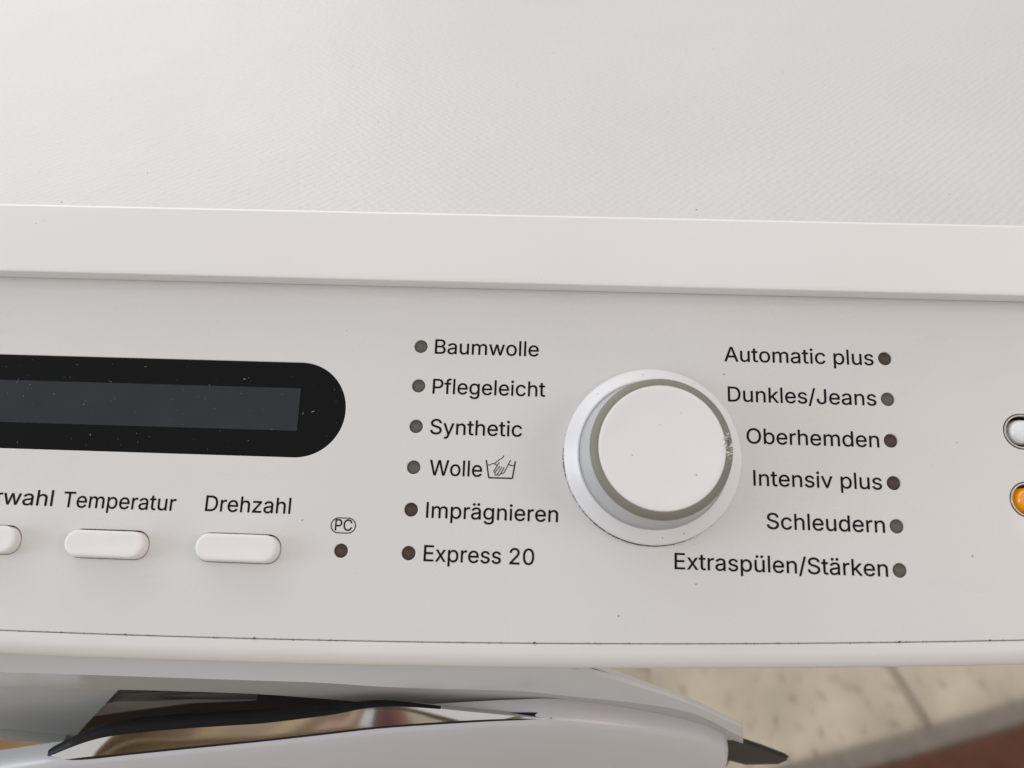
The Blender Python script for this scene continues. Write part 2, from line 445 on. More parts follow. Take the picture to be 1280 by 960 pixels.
# ------------------------------------------------------------------ lettering
GLYPH = {'/':[[[15,-82],[71,-82],[78,-75],[236,511],[240,531],[233,538],[179,538],[170,529],[10,-65],[8,-75]]],
 '0':[[[219,-13],[253,-11],[291,-1],[327,19],[354,46],[372,72],[390,112],[402,152],[410,204],[410,304],[404,346],[390,396],[372,436],[356,460],[329,487],[305,503],[275,515],[243,521],[193,519],[161,509],[127,489],[98,460],[80,434],[60,388],[50,352],[42,280],[44,196],[50,156],[62,114],[80,74],[100,44],[133,15],[157,1],[175,-5]],[[227,55],[203,57],[181,67],[167,77],[150,96],[128,144],[120,176],[114,254],[120,332],[138,390],[152,414],[169,433],[185,445],[213,453],[241,453],[263,447],[279,437],[304,410],[316,390],[326,360],[334,322],[338,274],[334,186],[324,142],[312,112],[294,86],[275,69],[249,57]]],
 '2':[[[65,-6],[387,-6],[394,1],[394,55],[387,62],[164,63],[322,231],[364,289],[384,337],[386,397],[380,419],[364,451],[352,467],[333,486],[305,504],[279,514],[233,522],[197,520],[169,514],[119,488],[92,461],[74,431],[68,417],[60,375],[60,363],[67,356],[131,358],[134,363],[136,393],[150,421],[177,444],[215,454],[257,450],[285,436],[298,423],[310,403],[314,387],[314,357],[308,333],[278,285],[60,51],[58,1]]],
 'A':[[[17,-6],[85,-6],[90,-3],[139,136],[339,136],[390,-3],[395,-6],[461,-6],[466,-3],[468,5],[294,479],[279,512],[201,514],[196,511],[16,19],[10,1]],[[163,204],[239,434],[284,291],[316,205]]],
 'B':[[[61,-6],[265,-6],[311,0],[341,10],[371,26],[402,59],[416,87],[422,109],[424,147],[418,183],[396,223],[375,244],[332,267],[369,288],[392,317],[404,355],[402,401],[396,423],[382,451],[353,482],[335,494],[303,508],[273,514],[61,514],[56,511],[54,1]],[[131,62],[131,224],[267,224],[287,220],[315,206],[338,181],[348,155],[348,117],[340,99],[311,74],[285,66],[245,62]],[[131,290],[131,446],[269,444],[297,434],[322,409],[328,391],[330,357],[320,331],[299,308],[275,296],[237,290]]],
 'C':[[[257,-13],[293,-13],[317,-9],[349,1],[387,19],[413,39],[440,68],[468,118],[478,152],[476,162],[471,165],[409,165],[400,156],[398,142],[388,122],[365,93],[327,69],[283,59],[237,61],[209,69],[189,79],[164,98],[132,142],[118,178],[108,254],[118,332],[128,358],[144,386],[173,417],[189,429],[213,441],[249,449],[291,449],[311,445],[347,429],[382,396],[398,366],[405,343],[471,341],[478,348],[474,372],[454,420],[438,444],[407,475],[385,491],[361,503],[319,517],[291,521],[227,519],[197,511],[147,489],[119,467],[88,434],[56,376],[46,352],[34,266],[36,216],[46,158],[62,118],[88,74],[119,41],[145,21],[191,-1]]],
 'D':[[[61,-6],[235,-6],[267,-4],[307,6],[351,24],[375,40],[414,77],[422,89],[442,125],[454,155],[464,201],[468,243],[464,309],[454,355],[442,385],[416,431],[383,464],[361,480],[319,500],[271,512],[61,514],[56,511],[54,1]],[[131,62],[130,445],[257,444],[289,436],[317,424],[360,385],[376,355],[392,293],[392,217],[384,179],[370,143],[339,102],[313,84],[289,74],[257,66],[215,62]]],
 'E':[[[61,-6],[373,-6],[378,-3],[380,55],[373,62],[130,63],[131,222],[353,222],[360,229],[360,285],[353,292],[131,292],[130,445],[371,446],[378,453],[378,507],[375,512],[61,514],[56,511],[54,1]]],
 'I':[[[63,-6],[123,-6],[130,1],[130,505],[123,512],[63,512],[56,505],[56,1]]],
 'J':[[[178,-13],[226,-9],[274,11],[296,27],[319,54],[339,102],[341,508],[334,515],[272,515],[265,508],[265,128],[257,98],[249,84],[230,67],[200,57],[170,57],[142,65],[125,78],[111,100],[105,118],[103,172],[100,177],[34,179],[27,172],[31,100],[47,60],[65,36],[84,19],[110,3],[144,-9]]],
 'O':[[[257,-13],[311,-9],[349,1],[389,21],[415,41],[446,74],[472,118],[488,162],[498,222],[498,286],[488,346],[472,390],[446,434],[415,467],[387,489],[337,511],[287,521],[227,519],[185,507],[147,489],[106,454],[88,434],[66,398],[46,352],[34,266],[36,216],[46,158],[62,118],[88,74],[119,41],[145,21],[191,-1]],[[253,59],[227,63],[189,79],[165,97],[142,126],[128,150],[118,176],[110,228],[110,280],[118,332],[128,358],[144,386],[169,415],[187,429],[227,445],[249,449],[285,449],[323,441],[343,431],[359,419],[390,386],[404,362],[418,318],[424,274],[424,234],[414,174],[398,136],[378,108],[345,79],[325,69],[299,61]]],
 'P':[[[61,-6],[123,-6],[130,1],[131,180],[253,180],[305,188],[357,216],[378,237],[392,257],[406,289],[414,319],[414,375],[398,427],[382,453],[359,476],[335,492],[303,506],[259,514],[61,514],[56,511],[54,1]],[[131,248],[131,446],[265,444],[295,434],[324,407],[338,365],[338,329],[328,295],[303,266],[281,254],[245,248]]],
 'S':[[[207,-15],[265,-13],[293,-7],[351,19],[380,46],[392,62],[406,88],[414,126],[414,160],[404,192],[388,218],[365,241],[311,271],[169,313],[149,325],[126,348],[120,376],[126,404],[134,416],[151,433],[169,443],[215,453],[253,451],[281,443],[299,433],[320,412],[328,396],[330,378],[337,371],[399,371],[404,374],[406,394],[396,428],[372,464],[343,489],[315,505],[257,521],[197,521],[167,515],[139,505],[113,491],[91,475],[68,448],[56,426],[46,386],[48,350],[60,314],[74,294],[99,271],[159,241],[293,201],[313,189],[336,164],[340,146],[338,120],[324,94],[303,75],[285,65],[245,55],[205,55],[155,69],[126,92],[116,110],[112,132],[103,143],[39,143],[34,140],[34,116],[44,84],[58,58],[77,35],[97,19],[131,1],[163,-9]]],
 'T':[[[193,-6],[255,-6],[262,1],[262,445],[415,446],[422,453],[422,507],[415,514],[33,514],[26,507],[26,453],[33,446],[186,445],[186,1]]],
 'W':[[[155,-6],[229,-6],[238,5],[320,305],[343,402],[360,327],[448,1],[455,-6],[533,-4],[540,11],[672,491],[676,507],[674,511],[669,514],[603,514],[596,507],[493,94],[388,505],[379,514],[303,512],[298,505],[193,94],[178,165],[172,179],[90,505],[81,514],[13,512],[10,507],[14,491],[144,15],[150,-3]]],
 'a':[[[149,-15],[187,-13],[217,-5],[245,11],[269,37],[270,0],[273,-5],[335,-7],[342,0],[342,276],[338,296],[318,338],[301,357],[267,377],[233,387],[167,389],[115,375],[81,355],[54,328],[36,294],[38,288],[45,283],[99,269],[106,274],[112,286],[139,311],[155,319],[179,325],[211,325],[239,317],[264,292],[270,270],[270,252],[259,237],[179,227],[103,211],[61,189],[42,170],[30,148],[24,118],[24,96],[32,62],[44,40],[71,11],[81,5],[113,-9]],[[157,51],[143,53],[119,63],[104,78],[98,94],[98,118],[104,132],[115,143],[145,157],[221,167],[269,179],[268,120],[264,106],[252,86],[237,71],[213,57],[181,51]]],
 'b':[[[208,-14],[262,-12],[288,-4],[318,12],[336,26],[361,55],[377,85],[395,153],[395,225],[387,263],[369,307],[351,333],[316,366],[288,380],[262,388],[208,390],[172,380],[148,364],[120,332],[119,507],[112,514],[54,514],[47,507],[47,1],[54,-6],[114,-4],[117,1],[118,48],[133,27],[154,8],[180,-6]],[[220,52],[198,54],[180,60],[166,68],[147,87],[131,113],[119,163],[119,215],[123,241],[137,277],[164,308],[182,318],[210,324],[246,322],[278,306],[295,289],[309,265],[321,219],[321,159],[317,137],[301,99],[293,87],[264,62],[242,54]]],
 'c':[[[197,-14],[243,-12],[261,-8],[297,8],[317,22],[342,47],[354,65],[368,97],[366,105],[359,110],[305,122],[298,117],[290,95],[265,68],[239,56],[201,52],[177,56],[151,68],[130,89],[114,115],[102,175],[106,229],[114,259],[122,275],[151,308],[165,316],[197,324],[241,320],[265,308],[282,291],[294,273],[298,259],[303,256],[361,270],[368,277],[352,315],[323,350],[307,362],[275,378],[231,390],[191,390],[163,386],[115,366],[97,352],[68,323],[56,303],[40,267],[30,225],[28,175],[36,121],[46,93],[68,53],[89,30],[113,12],[145,-4]]],
 'd':[[[181,-14],[217,-14],[245,-6],[281,16],[305,46],[306,1],[309,-4],[371,-6],[378,1],[378,507],[371,514],[311,514],[304,507],[303,334],[277,364],[247,382],[217,390],[181,390],[155,386],[109,366],[78,339],[66,325],[50,297],[36,261],[28,207],[30,147],[36,117],[54,73],[80,35],[109,10],[137,-4]],[[205,52],[163,60],[130,89],[114,117],[106,145],[102,177],[106,233],[120,275],[130,289],[159,314],[179,322],[195,324],[229,322],[247,316],[276,293],[296,259],[306,201],[300,135],[284,95],[259,68],[245,60]]],
 'e':[[[201,-14],[237,-14],[261,-10],[307,10],[339,34],[354,53],[366,75],[370,87],[368,95],[305,110],[300,107],[290,85],[271,68],[253,58],[227,52],[201,52],[169,58],[139,76],[120,99],[108,125],[104,161],[369,162],[376,169],[376,231],[372,255],[360,291],[338,329],[297,366],[273,378],[225,390],[169,388],[149,382],[115,366],[91,348],[68,323],[48,289],[34,245],[28,205],[30,151],[36,121],[46,93],[68,53],[91,28],[113,12],[145,-4],[177,-12]],[[103,226],[110,259],[128,289],[161,316],[195,324],[229,322],[257,312],[278,291],[290,273],[302,231],[301,226]]],
 'f':[[[81,-6],[141,-6],[148,1],[148,319],[227,320],[234,327],[232,381],[227,384],[149,384],[148,435],[154,451],[169,464],[187,468],[207,468],[227,462],[232,465],[248,515],[246,525],[237,530],[211,536],[171,536],[141,528],[115,514],[92,491],[80,469],[74,431],[74,385],[7,384],[0,377],[0,327],[3,322],[74,319],[74,1]]],
 'g':[[[195,-157],[241,-155],[295,-141],[331,-119],[356,-92],[370,-66],[378,-24],[378,378],[371,385],[309,383],[306,378],[305,333],[277,365],[239,385],[221,389],[167,389],[139,381],[107,365],[80,340],[52,300],[36,262],[28,210],[30,150],[36,120],[50,86],[74,52],[91,35],[139,7],[181,-1],[217,-1],[241,5],[271,19],[304,52],[302,-36],[294,-54],[275,-73],[257,-83],[221,-91],[187,-91],[167,-87],[135,-71],[101,-35],[48,-64],[46,-72],[54,-88],[93,-127],[135,-147],[157,-153]],[[195,65],[171,69],[149,79],[122,108],[114,124],[104,162],[104,222],[108,244],[124,282],[147,307],[183,323],[225,323],[259,309],[278,292],[288,278],[300,248],[306,218],[306,168],[294,120],[280,98],[261,79],[229,67]]],
 'h':[[[54,-6],[112,-6],[119,1],[119,227],[123,261],[135,287],[156,308],[174,318],[190,322],[226,322],[248,316],[275,293],[283,279],[289,253],[291,-3],[296,-6],[356,-6],[363,1],[363,255],[357,297],[351,313],[335,341],[310,366],[294,376],[250,390],[198,388],[174,380],[150,368],[127,347],[120,336],[119,507],[112,514],[54,514],[47,507],[47,1]]],
 'i':[[[54,-6],[112,-6],[119,1],[119,377],[112,384],[54,384],[47,377],[47,1]],[[84,436],[110,444],[119,451],[131,471],[131,495],[125,509],[110,522],[88,530],[72,528],[52,518],[43,509],[35,487],[37,471],[49,451],[66,440]]],
 'k':[[[54,-6],[112,-6],[117,-3],[119,137],[154,170],[290,-4],[370,-6],[377,1],[209,215],[363,373],[363,381],[358,384],[280,382],[120,220],[119,507],[112,514],[54,514],[47,507],[47,1]]],
 'l':[[[54,-6],[112,-6],[119,1],[119,519],[112,526],[54,526],[47,519],[47,1]]],
 'm':[[[54,-6],[112,-6],[119,1],[121,261],[131,287],[154,312],[186,324],[222,322],[238,316],[255,301],[267,279],[267,1],[270,-4],[334,-6],[341,1],[341,263],[349,287],[374,314],[404,324],[436,324],[462,314],[481,295],[487,281],[489,1],[496,-6],[560,-4],[563,1],[563,267],[557,305],[537,345],[502,376],[480,386],[456,392],[418,392],[382,382],[348,362],[329,343],[318,324],[307,347],[288,368],[274,378],[244,390],[204,392],[180,386],[142,364],[118,336],[117,377],[114,382],[50,382],[47,377],[47,1]]],
 'n':[[[54,-6],[112,-6],[119,1],[119,227],[123,261],[135,287],[156,308],[174,318],[190,322],[226,322],[248,316],[258,310],[279,287],[289,253],[289,1],[296,-6],[356,-6],[361,-3],[363,255],[359,287],[351,313],[335,341],[298,374],[250,390],[198,388],[150,368],[127,347],[118,332],[117,377],[114,382],[54,384],[49,381],[47,1]]],
 'o':[[[197,-14],[241,-12],[271,-4],[303,12],[327,30],[348,55],[368,91],[386,151],[386,223],[380,251],[368,285],[348,321],[319,352],[303,364],[267,382],[223,390],[171,388],[149,382],[115,366],[97,352],[68,323],[46,283],[36,255],[28,199],[30,151],[36,121],[46,93],[68,53],[89,30],[113,12],[145,-4]],[[201,52],[161,62],[151,68],[124,97],[114,115],[106,145],[102,199],[110,247],[130,287],[151,308],[165,316],[183,322],[217,324],[233,322],[261,310],[284,289],[294,275],[308,239],[312,217],[312,159],[308,137],[294,101],[267,70],[251,60],[231,54]]],
 'p':[[[54,-149],[112,-149],[119,-142],[120,45],[150,11],[178,-5],[204,-13],[260,-13],[316,11],[340,29],[359,52],[379,90],[395,152],[395,226],[389,256],[377,292],[357,326],[318,365],[286,381],[258,389],[204,389],[186,385],[166,377],[142,359],[118,329],[117,378],[114,383],[54,385],[47,378],[47,-142]],[[210,53],[196,55],[168,67],[149,84],[139,98],[123,138],[119,162],[119,216],[123,240],[139,280],[166,309],[200,323],[242,323],[274,309],[293,292],[305,274],[317,242],[321,220],[321,158],[317,136],[303,102],[274,69],[252,57]]],
 'r':[[[54,-6],[112,-6],[119,1],[119,237],[123,265],[133,285],[152,304],[170,314],[200,320],[242,316],[247,319],[249,383],[242,390],[192,390],[172,384],[146,370],[118,340],[117,377],[114,382],[54,384],[47,377],[47,1]]],
 's':[[[157,-14],[209,-14],[239,-8],[269,4],[310,35],[324,55],[336,87],[336,121],[328,149],[314,171],[293,190],[257,208],[173,228],[137,240],[120,255],[116,263],[114,277],[120,297],[139,316],[167,326],[209,326],[227,320],[250,301],[262,277],[269,272],[319,282],[328,287],[330,291],[320,317],[306,339],[283,362],[251,380],[211,390],[163,390],[143,386],[91,364],[60,335],[42,295],[42,259],[50,231],[62,211],[87,188],[147,164],[231,144],[243,138],[258,123],[262,99],[256,81],[241,66],[205,52],[161,52],[127,64],[112,79],[100,107],[93,112],[41,102],[32,97],[30,91],[34,73],[46,49],[71,20],[113,-4]]],
 't':[[[159,-10],[191,-10],[209,-6],[216,-1],[218,11],[210,49],[205,58],[199,60],[185,56],[157,56],[143,62],[134,75],[132,319],[207,322],[210,327],[210,377],[203,384],[133,384],[130,473],[125,476],[65,476],[58,469],[58,385],[3,382],[0,377],[0,327],[7,320],[58,319],[58,93],[62,63],[70,41],[84,21],[109,2],[139,-8]]],
 'u':[[[170,-11],[212,-9],[230,-3],[262,13],[290,45],[291,0],[294,-5],[356,-7],[363,0],[363,378],[356,385],[296,385],[289,378],[289,130],[285,114],[271,88],[254,71],[230,59],[200,55],[174,59],[152,69],[129,96],[121,118],[119,378],[112,385],[54,385],[47,378],[47,110],[53,82],[65,54],[77,36],[98,15],[136,-5]]],
 'v':[[[164,-6],[226,-6],[231,-3],[377,377],[374,382],[306,384],[299,379],[217,155],[196,84],[193,85],[169,163],[89,381],[84,384],[18,384],[13,381],[11,377],[151,13],[157,-1]]],
 'w':[[[138,-6],[198,-6],[203,-3],[261,193],[284,284],[307,189],[363,-3],[368,-6],[432,-4],[443,23],[547,363],[551,377],[549,381],[544,384],[480,384],[475,381],[413,163],[399,99],[396,98],[367,221],[321,381],[316,384],[248,382],[185,163],[170,94],[151,175],[93,379],[86,384],[20,382],[17,377],[21,363],[121,33],[131,1]]],
 'x':[[[22,-6],[94,-4],[167,103],[188,142],[193,139],[213,101],[284,-4],[356,-6],[361,-3],[363,1],[351,21],[231,191],[355,373],[357,377],[354,382],[278,382],[229,311],[190,244],[173,277],[104,382],[32,384],[27,381],[27,371],[127,227],[147,193],[17,5],[15,1]]],
 'y':[[[74,-151],[108,-151],[150,-137],[181,-112],[197,-88],[373,366],[377,378],[374,383],[306,385],[299,380],[221,166],[194,83],[173,152],[89,382],[84,385],[18,385],[13,382],[11,378],[15,366],[157,0],[141,-48],[126,-71],[106,-83],[94,-85],[62,-81],[55,-86],[41,-138],[52,-147]]],
 'z':[[[43,-6],[337,-6],[342,-3],[344,55],[337,62],[136,63],[336,325],[338,377],[335,382],[49,384],[44,381],[42,323],[49,316],[244,315],[38,51],[36,1]]],
 'ä':[[[149,-15],[187,-13],[217,-5],[245,11],[269,37],[270,0],[273,-5],[335,-7],[342,0],[342,276],[338,296],[318,338],[301,357],[267,377],[233,387],[167,389],[115,375],[81,355],[54,328],[36,294],[38,288],[45,283],[99,269],[106,274],[112,286],[139,311],[155,319],[179,325],[211,325],[239,317],[264,292],[270,270],[270,252],[259,237],[179,227],[103,211],[61,189],[42,170],[30,148],[24,118],[24,96],[32,62],[44,40],[71,11],[81,5],[113,-9]],[[157,51],[143,53],[119,63],[104,78],[98,94],[98,118],[104,132],[115,143],[145,157],[221,167],[269,179],[268,120],[264,106],[252,86],[237,71],[213,57],[181,51]],[[107,437],[127,437],[141,443],[156,458],[164,478],[162,496],[152,514],[127,529],[109,529],[91,521],[78,508],[72,496],[72,470],[78,458],[93,443]],[[251,437],[271,437],[285,443],[300,458],[306,470],[306,496],[300,508],[293,517],[271,529],[253,529],[235,521],[222,508],[216,496],[216,470],[222,458],[237,443]]],
 'ü':[[[170,-11],[212,-9],[230,-3],[262,13],[290,45],[291,0],[294,-5],[356,-7],[363,0],[363,378],[356,385],[296,385],[289,378],[289,130],[285,114],[271,88],[254,71],[230,59],[200,55],[174,59],[152,69],[129,96],[121,118],[119,378],[112,385],[54,385],[47,378],[47,110],[53,82],[65,54],[77,36],[98,15],[136,-5]],[[124,437],[144,437],[162,447],[173,460],[179,474],[179,492],[169,512],[156,523],[142,529],[124,529],[110,523],[95,510],[87,494],[87,472],[93,460],[104,447]],[[266,437],[286,437],[300,443],[317,460],[323,474],[323,492],[313,512],[300,523],[286,529],[268,529],[254,523],[239,510],[231,494],[231,472],[237,460],[248,447]]]}
ADV = {'/': 249, '0': 453, '2': 453, 'A': 480, 'B': 456, 'C': 510, 'D': 502, 'E': 419, 'I': 188, 'J': 396, 'O': 533, 'P': 445, 'S': 447, 'T': 449, 'W': 686, 'a': 389, 'b': 424, 'c': 396, 'd': 424, 'e': 404, 'f': 254, 'g': 425, 'h': 410, 'i': 167, 'k': 381, 'l': 167, 'm': 610, 'n': 410, 'o': 415, 'p': 424, 'r': 259, 's': 365, 't': 227, 'u': 410, 'v': 389, 'w': 567, 'x': 379, 'y': 389, 'z': 380, 'ä': 389, 'ü': 410, ' ': 188}
def caption(text, xa, xb, y, parent, tracking=0.0, ysize=0.0093):
    pen = 0.0; lps = []
    for c in text:
        for lp in GLYPH.get(c, []): lps.append([(pen + p[0], p[1]) for p in lp])
        pen += ADV[c] + tracking
    mn = min(p[0] for l in lps for p in l); mx = max(p[0] for l in lps for p in l)
    k = (xb - xa) / (mx - mn); ky = ysize / 1000
    lps = [[(xa + (p[0] - mn) * k, y + p[1] * ky) for p in l] for l in lps]
    o = link('caption', filled('caption', lps, z=.00006), M['ink'], parent, PM)
    o['label'] = 'black caption reading ' + text
    return o
for t in [("Baumwolle", -.0690, -.03567, .03016), ("Pflegeleicht", -.0690, -.03328, .01713), ("Synthetic", -.0690, -.04021, .00418), ("Wolle", -.0685, -.05218, -.00868),
          ("Imprägnieren", -.0688, -.02837, -.02169), ("Express 20", -.0688, -.03532, -.03465),
          ("Automatic plus", .02312, .06983, .03025), ("Dunkles/Jeans", .02393, .06986, .01734), ("Oberhemden", .02937, .06988, .00426), ("Intensiv plus", .03105, .06987, -.00866),
          ("Schleudern", .03466, .06990, -.02155), ("Extraspülen/Stärken", .00679, .06993, -.03436),
          ("Temperatur", -.18218, -.14661, -.02220), ("Drehzahl", -.13738, -.11073, -.02192), ("Startvorwahl", -.2293, -.18546, -.02200)]:
    caption(*t, wm)
caption("PC", -.09655, -.09125, -.02642, wm, ysize=.0066)
pr = pill(-.0979, -.0901, -.0273, -.0225, .0024, 12); pi_ = pill(-.0979 + .0003, -.0901 - .0003, -.0273 + .0003, -.0225 - .0003, .0021, 12)
o = link('caption_outline', filled('caption_outline', [pr, pi_], z=.00006), M['ink'], wm, PM)
bm = bmesh.new()
HAND = dict(basin=[(-.0510, -.00347), (-.05002, -.00889), (-.04272, -.00887), (-.04199, -.00354)], wl=[(-.05045, -.00494), (-.04983, -.00496), (-.04915, -.00455), (-.04829, -.00435), (-.0471, -.00335), (-.04591, -.00252), (-.04558, -.0019)],
 th=[(-.04829, -.00435), (-.04823, -.00478), (-.04756, -.00494), (-.0469, -.00409)], f0=[(-.04739, -.00484), (-.04854, -.0068), (-.04843, -.00723), (-.04814, -.00713), (-.04668, -.00517)],
 f1=[(-.04814, -.00713), (-.04815, -.00791), (-.04779, -.00808), (-.04745, -.0078), (-.04606, -.00541)], f2=[(-.04745, -.0078), (-.0471, -.00805), (-.04675, -.00799), (-.04642, -.0076), (-.04536, -.00556)],
 f3=[(-.04642, -.0076), (-.04616, -.00742), (-.04573, -.00744), (-.04539, -.00722), (-.04409, -.00456), (-.04344, -.00318)], wr=[(-.04409, -.00456), (-.0432, -.00492), (-.04233, -.005)])
for i, (k, p) in enumerate(HAND.items()):
    z = .00006 + i * .000004
    if k == 'basin':
        for q in range(3): ribbon(bm, p[q:q + 2], .00042, z + q * .000001)
    else: ribbon(bm, p, .00026, z)
o = link('hand_wash_symbol', bm_mesh('hand_wash_symbol', bm), M['ink'], wm, PM); o['label'] = 'hand wash symbol beside the Wolle caption'

# ------------------------------------------------------------------ cabinet front and door
link('plinth', sweep('plinth', XS, lambda x: [(front(x) + .004, .0985), (front(x) + .004, .012), (front(x) + .016, .012), (front(x) + .016, .0985)]), M['white'], wm, smooth=30)

A_LOW = [(-.2300, .7313), (-.2131, .7320), (-.1903, .7338), (-.1681, .7354), (-.1465, .7359), (-.1253, .7357), (-.1046, .7333), (-.0838, .7297), (-.0628, .7251), (-.0385, .7186), (-.0190, .7131), (.0043, .7039), (.0266, .6902), (.0479, .6732)]
A_MID = [(-.2207, .7479), (-.2050, .7478), (-.1839, .7483), (-.1631, .7486), (-.1425, .7487), (-.1220, .7486), (-.1017, .7483), (-.0817, .7462), (-.0615, .7442), (-.0386, .7421), (-.0204, .7366), (.0012, .7299), (.0216, .7190), (.0434, .6941)]
def arch(x): return min(.764, .509 + math.sqrt(max(.2953 ** 2 - (x + .18) ** 2, 0)))
low = [(-.34, .655), (-.29, .705)] + A_LOW
mid = [(-.335, .690), (-.28, .735)] + A_MID
rows_top = []; rows_mid = []; rows_low = []
for i, ((xl, zl), (xm, zm)) in enumerate(zip(low, mid)):
    xt = xm + .5 * (xm - xl); zt = max(arch(xt), zm + .002)
    tilt = max(0.0, min(1.0, (-.02 - xm) / .12))
    of = .0034 - .0024 * max(0, min(1, (xm + .08) / .10))
    rows_low.append((xl, front(xl) - of * .9, zl)); rows_mid.append((xm, front(xm) - of, zm))
    rows_top.append((xt, front(xt) - of * .9 + tilt * .008 * (zt - zm) / .016, zt))
def opening(x):
    for (a, za), (b, zb) in zip(low, low[1:]):
        if a <= x <= b: return za + (zb - za) * (x - a) / (b - a) + .003
    return .40
fx = sorted(set([X0, X1, -.3401, .0481] + [X0 + .003 + (X1 - X0 - .006) * i / 80 for i in range(81)]))
fp = grid_shell('front_panel', [[(x, front(x), .764) for x in fx], [(x, front(x), opening(x)) for x in fx]], .006)
fq = grid_shell('front_panel_lower', [[(x, front(x), .3995) for x in fx], [(x, front(x), .10) for x in fx]], .006)
bm = bmesh.new(); bm.from_mesh(fp); bm.from_mesh(fq); bm.to_mesh(fp); bm.free(); bpy.data.meshes.remove(fq)
link('front_panel', fp, M['steel'], wm, smooth=30)
def curve(pts, n=72):
    """Catmull-Rom resampling of a row of points"""
    P = [Vector(p) for p in pts]; P = [2 * P[0] - P[1]] + P + [2 * P[-1] - P[-2]]; m = len(P) - 3; out = []
    for i in range(n + 1):
        t = m * i / n; k = min(int(t), m - 1); t -= k; a, b, c, d = P[k:k + 4]
        out.append(tuple(0.5 * (2 * b + (c - a) * t + (2 * a - 5 * b + 4 * c - d) * t * t + (3 * b - a - 3 * c + d) * t ** 3)))
    return out
rows_top, rows_mid, rows_low = curve(rows_top), curve(rows_mid), curve(rows_low)
surround = link('door_surround', grid_shell('door_surround', [rows_mid, rows_low], .0020), M['grey'], wm, smooth=40)
link('surround_ridge', grid_shell('surround_ridge', [rows_top, [(a, b - .0002, c + .0002) for a, b, c in rows_mid]], .0016), M['greylt'], surround, smooth=40)

def tilt_rows(edge):
    out = []
    for dy, dz in ((.006, -.0005), (.0015, .0003), (0, 0), (-.0012, -.0012), (-.003, -.005), (-.006, -.016), (-.010, -.05), (-.012, -.12), (-.010, -.25)):
        out.append([(x, y + dy, z + dz) for x, y, z in edge])
    return out
B_EDGE = [(-.2900, -.0765, .672), (-.2385, -.0739, .6975), (-.2183, -.0728, .7041), (-.1989, -.0717, .7104), (-.1873, -.0711, .7123), (-.1696, -.07, .7163), (-.1467, -.0685, .7212), (-.1218, -.0668, .7263), (-.1002, -.0652, .7310), (-.0817, -.0638, .7349), (-.0536, -.0616, .7371), (-.0383, -.0603, .7371), (-.0281, -.0594, .7364), (-.0096, -.0578, .7296), (.0102, -.056, .7195), (.0258, -.0545, .7087), (.0366, -.0537, .6971)]
door = link('door', grid_shell('door', tilt_rows(curve(B_EDGE)), .0012, (0, 1, -.4)), M['door'], wm, smooth=50)
SEAL = [(-.2085, -.0712, .7052), (-.1868, -.0705, .7139), (-.1692, -.0694, .7178), (-.1464, -.0679, .7227), (-.1216, -.0663, .7278), (-.1, -.0647, .7325), (-.0816, -.0633, .7363), (-.0535, -.0611, .7385), (-.0383, -.0599, .7380), (-.0282, -.0591, .7366)]
CHROME = [(-.2075, -.0708, .7054), (-.1835, -.0655, .7200), (-.1684, -.0637, .7257), (-.1458, -.0625, .7302), (-.1212, -.0616, .7342), (-.0998, -.0604, .7384), (-.0815, -.0588, .7424), (-.0536, -.0592, .7404), (-.0384, -.0594, .7387), (-.0282, -.0590, .7367)]
SEAL0 = [(-.2090, -.0714, .7048), (-.1873, -.0709, .7119), (-.1696, -.0698, .7159), (-.1467, -.0683, .7208), (-.1218, -.0666, .7259), (-.1002, -.0650, .7306), (-.0817, -.0636, .7345), (-.0536, -.0614, .7367), (-.0383, -.0601, .7367), (-.0281, -.0592, .7360)]
link('door_seal', grid_shell('door_seal', [curve(SEAL), curve(SEAL0)], .002), M['rubber'], door, smooth=40)
band = []
ca, cb = curve(CHROME), curve(SEAL)
for q in range(9):
    f = q / 8; bl = .00010 * 4 * f * (1 - f)
    band.append([tuple(Vector(p).lerp(Vector(r_), f) + Vector((0, -.81, .59)) * bl * min(1, (Vector(p) - Vector(r_)).length / .008)) for p, r_ in zip(ca, cb)])
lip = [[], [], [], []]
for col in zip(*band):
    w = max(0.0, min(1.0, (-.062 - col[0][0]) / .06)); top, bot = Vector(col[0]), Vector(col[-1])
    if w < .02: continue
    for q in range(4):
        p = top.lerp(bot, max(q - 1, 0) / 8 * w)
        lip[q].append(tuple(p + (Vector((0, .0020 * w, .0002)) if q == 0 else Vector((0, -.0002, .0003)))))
link('dark_reflection_strip', grid_shell('dark_reflection_strip', lip, .0012, (0, .8, -.6)), M['rubber'], door, smooth=40)  # black strip standing in for the dark reflection along the chrome band's top
link('chrome_band', grid_shell('chrome_band', band, .002, (0, .8, -.6)), M['chrome'], door, smooth=25)

def slab(name, poly, m, parent, thick=.004, bev=0.0):
    """solid plate from an outline in the x-z plane, y per vertex"""
    n = len(poly); v = [Vector(p) for p in poly]; v += [p + Vector((0, thick, 0)) for p in v]
    f = [tuple(range(n)), tuple(reversed(range(n, 2 * n)))] + [(j, j + n, (j + 1) % n + n, (j + 1) % n) for j in range(n)]
    me = pydata(name, v, f)
    if bev:
        bm = bmesh.new(); bm.from_mesh(me); bmesh.ops.bevel(bm, geom=bm.edges[:], offset=bev, segments=4, affect='EDGES'); bm.to_mesh(me); bm.free()
    return link(name, me, m, parent, smooth=50 if bev else None)
GASK = [(-.2186, -.0319, .6704), (-.147, -.0319, .6745), (-.0693, -.0309, .6607), (-.010, -.0298, .6592), (-.008, -.0298, .6376), (-.0701, -.0309, .6391), (-.0976, -.0314, .6401), (-.1573, -.032, .6235), (-.2248, -.0319, .5996), (-.2611, -.0315, .588)]
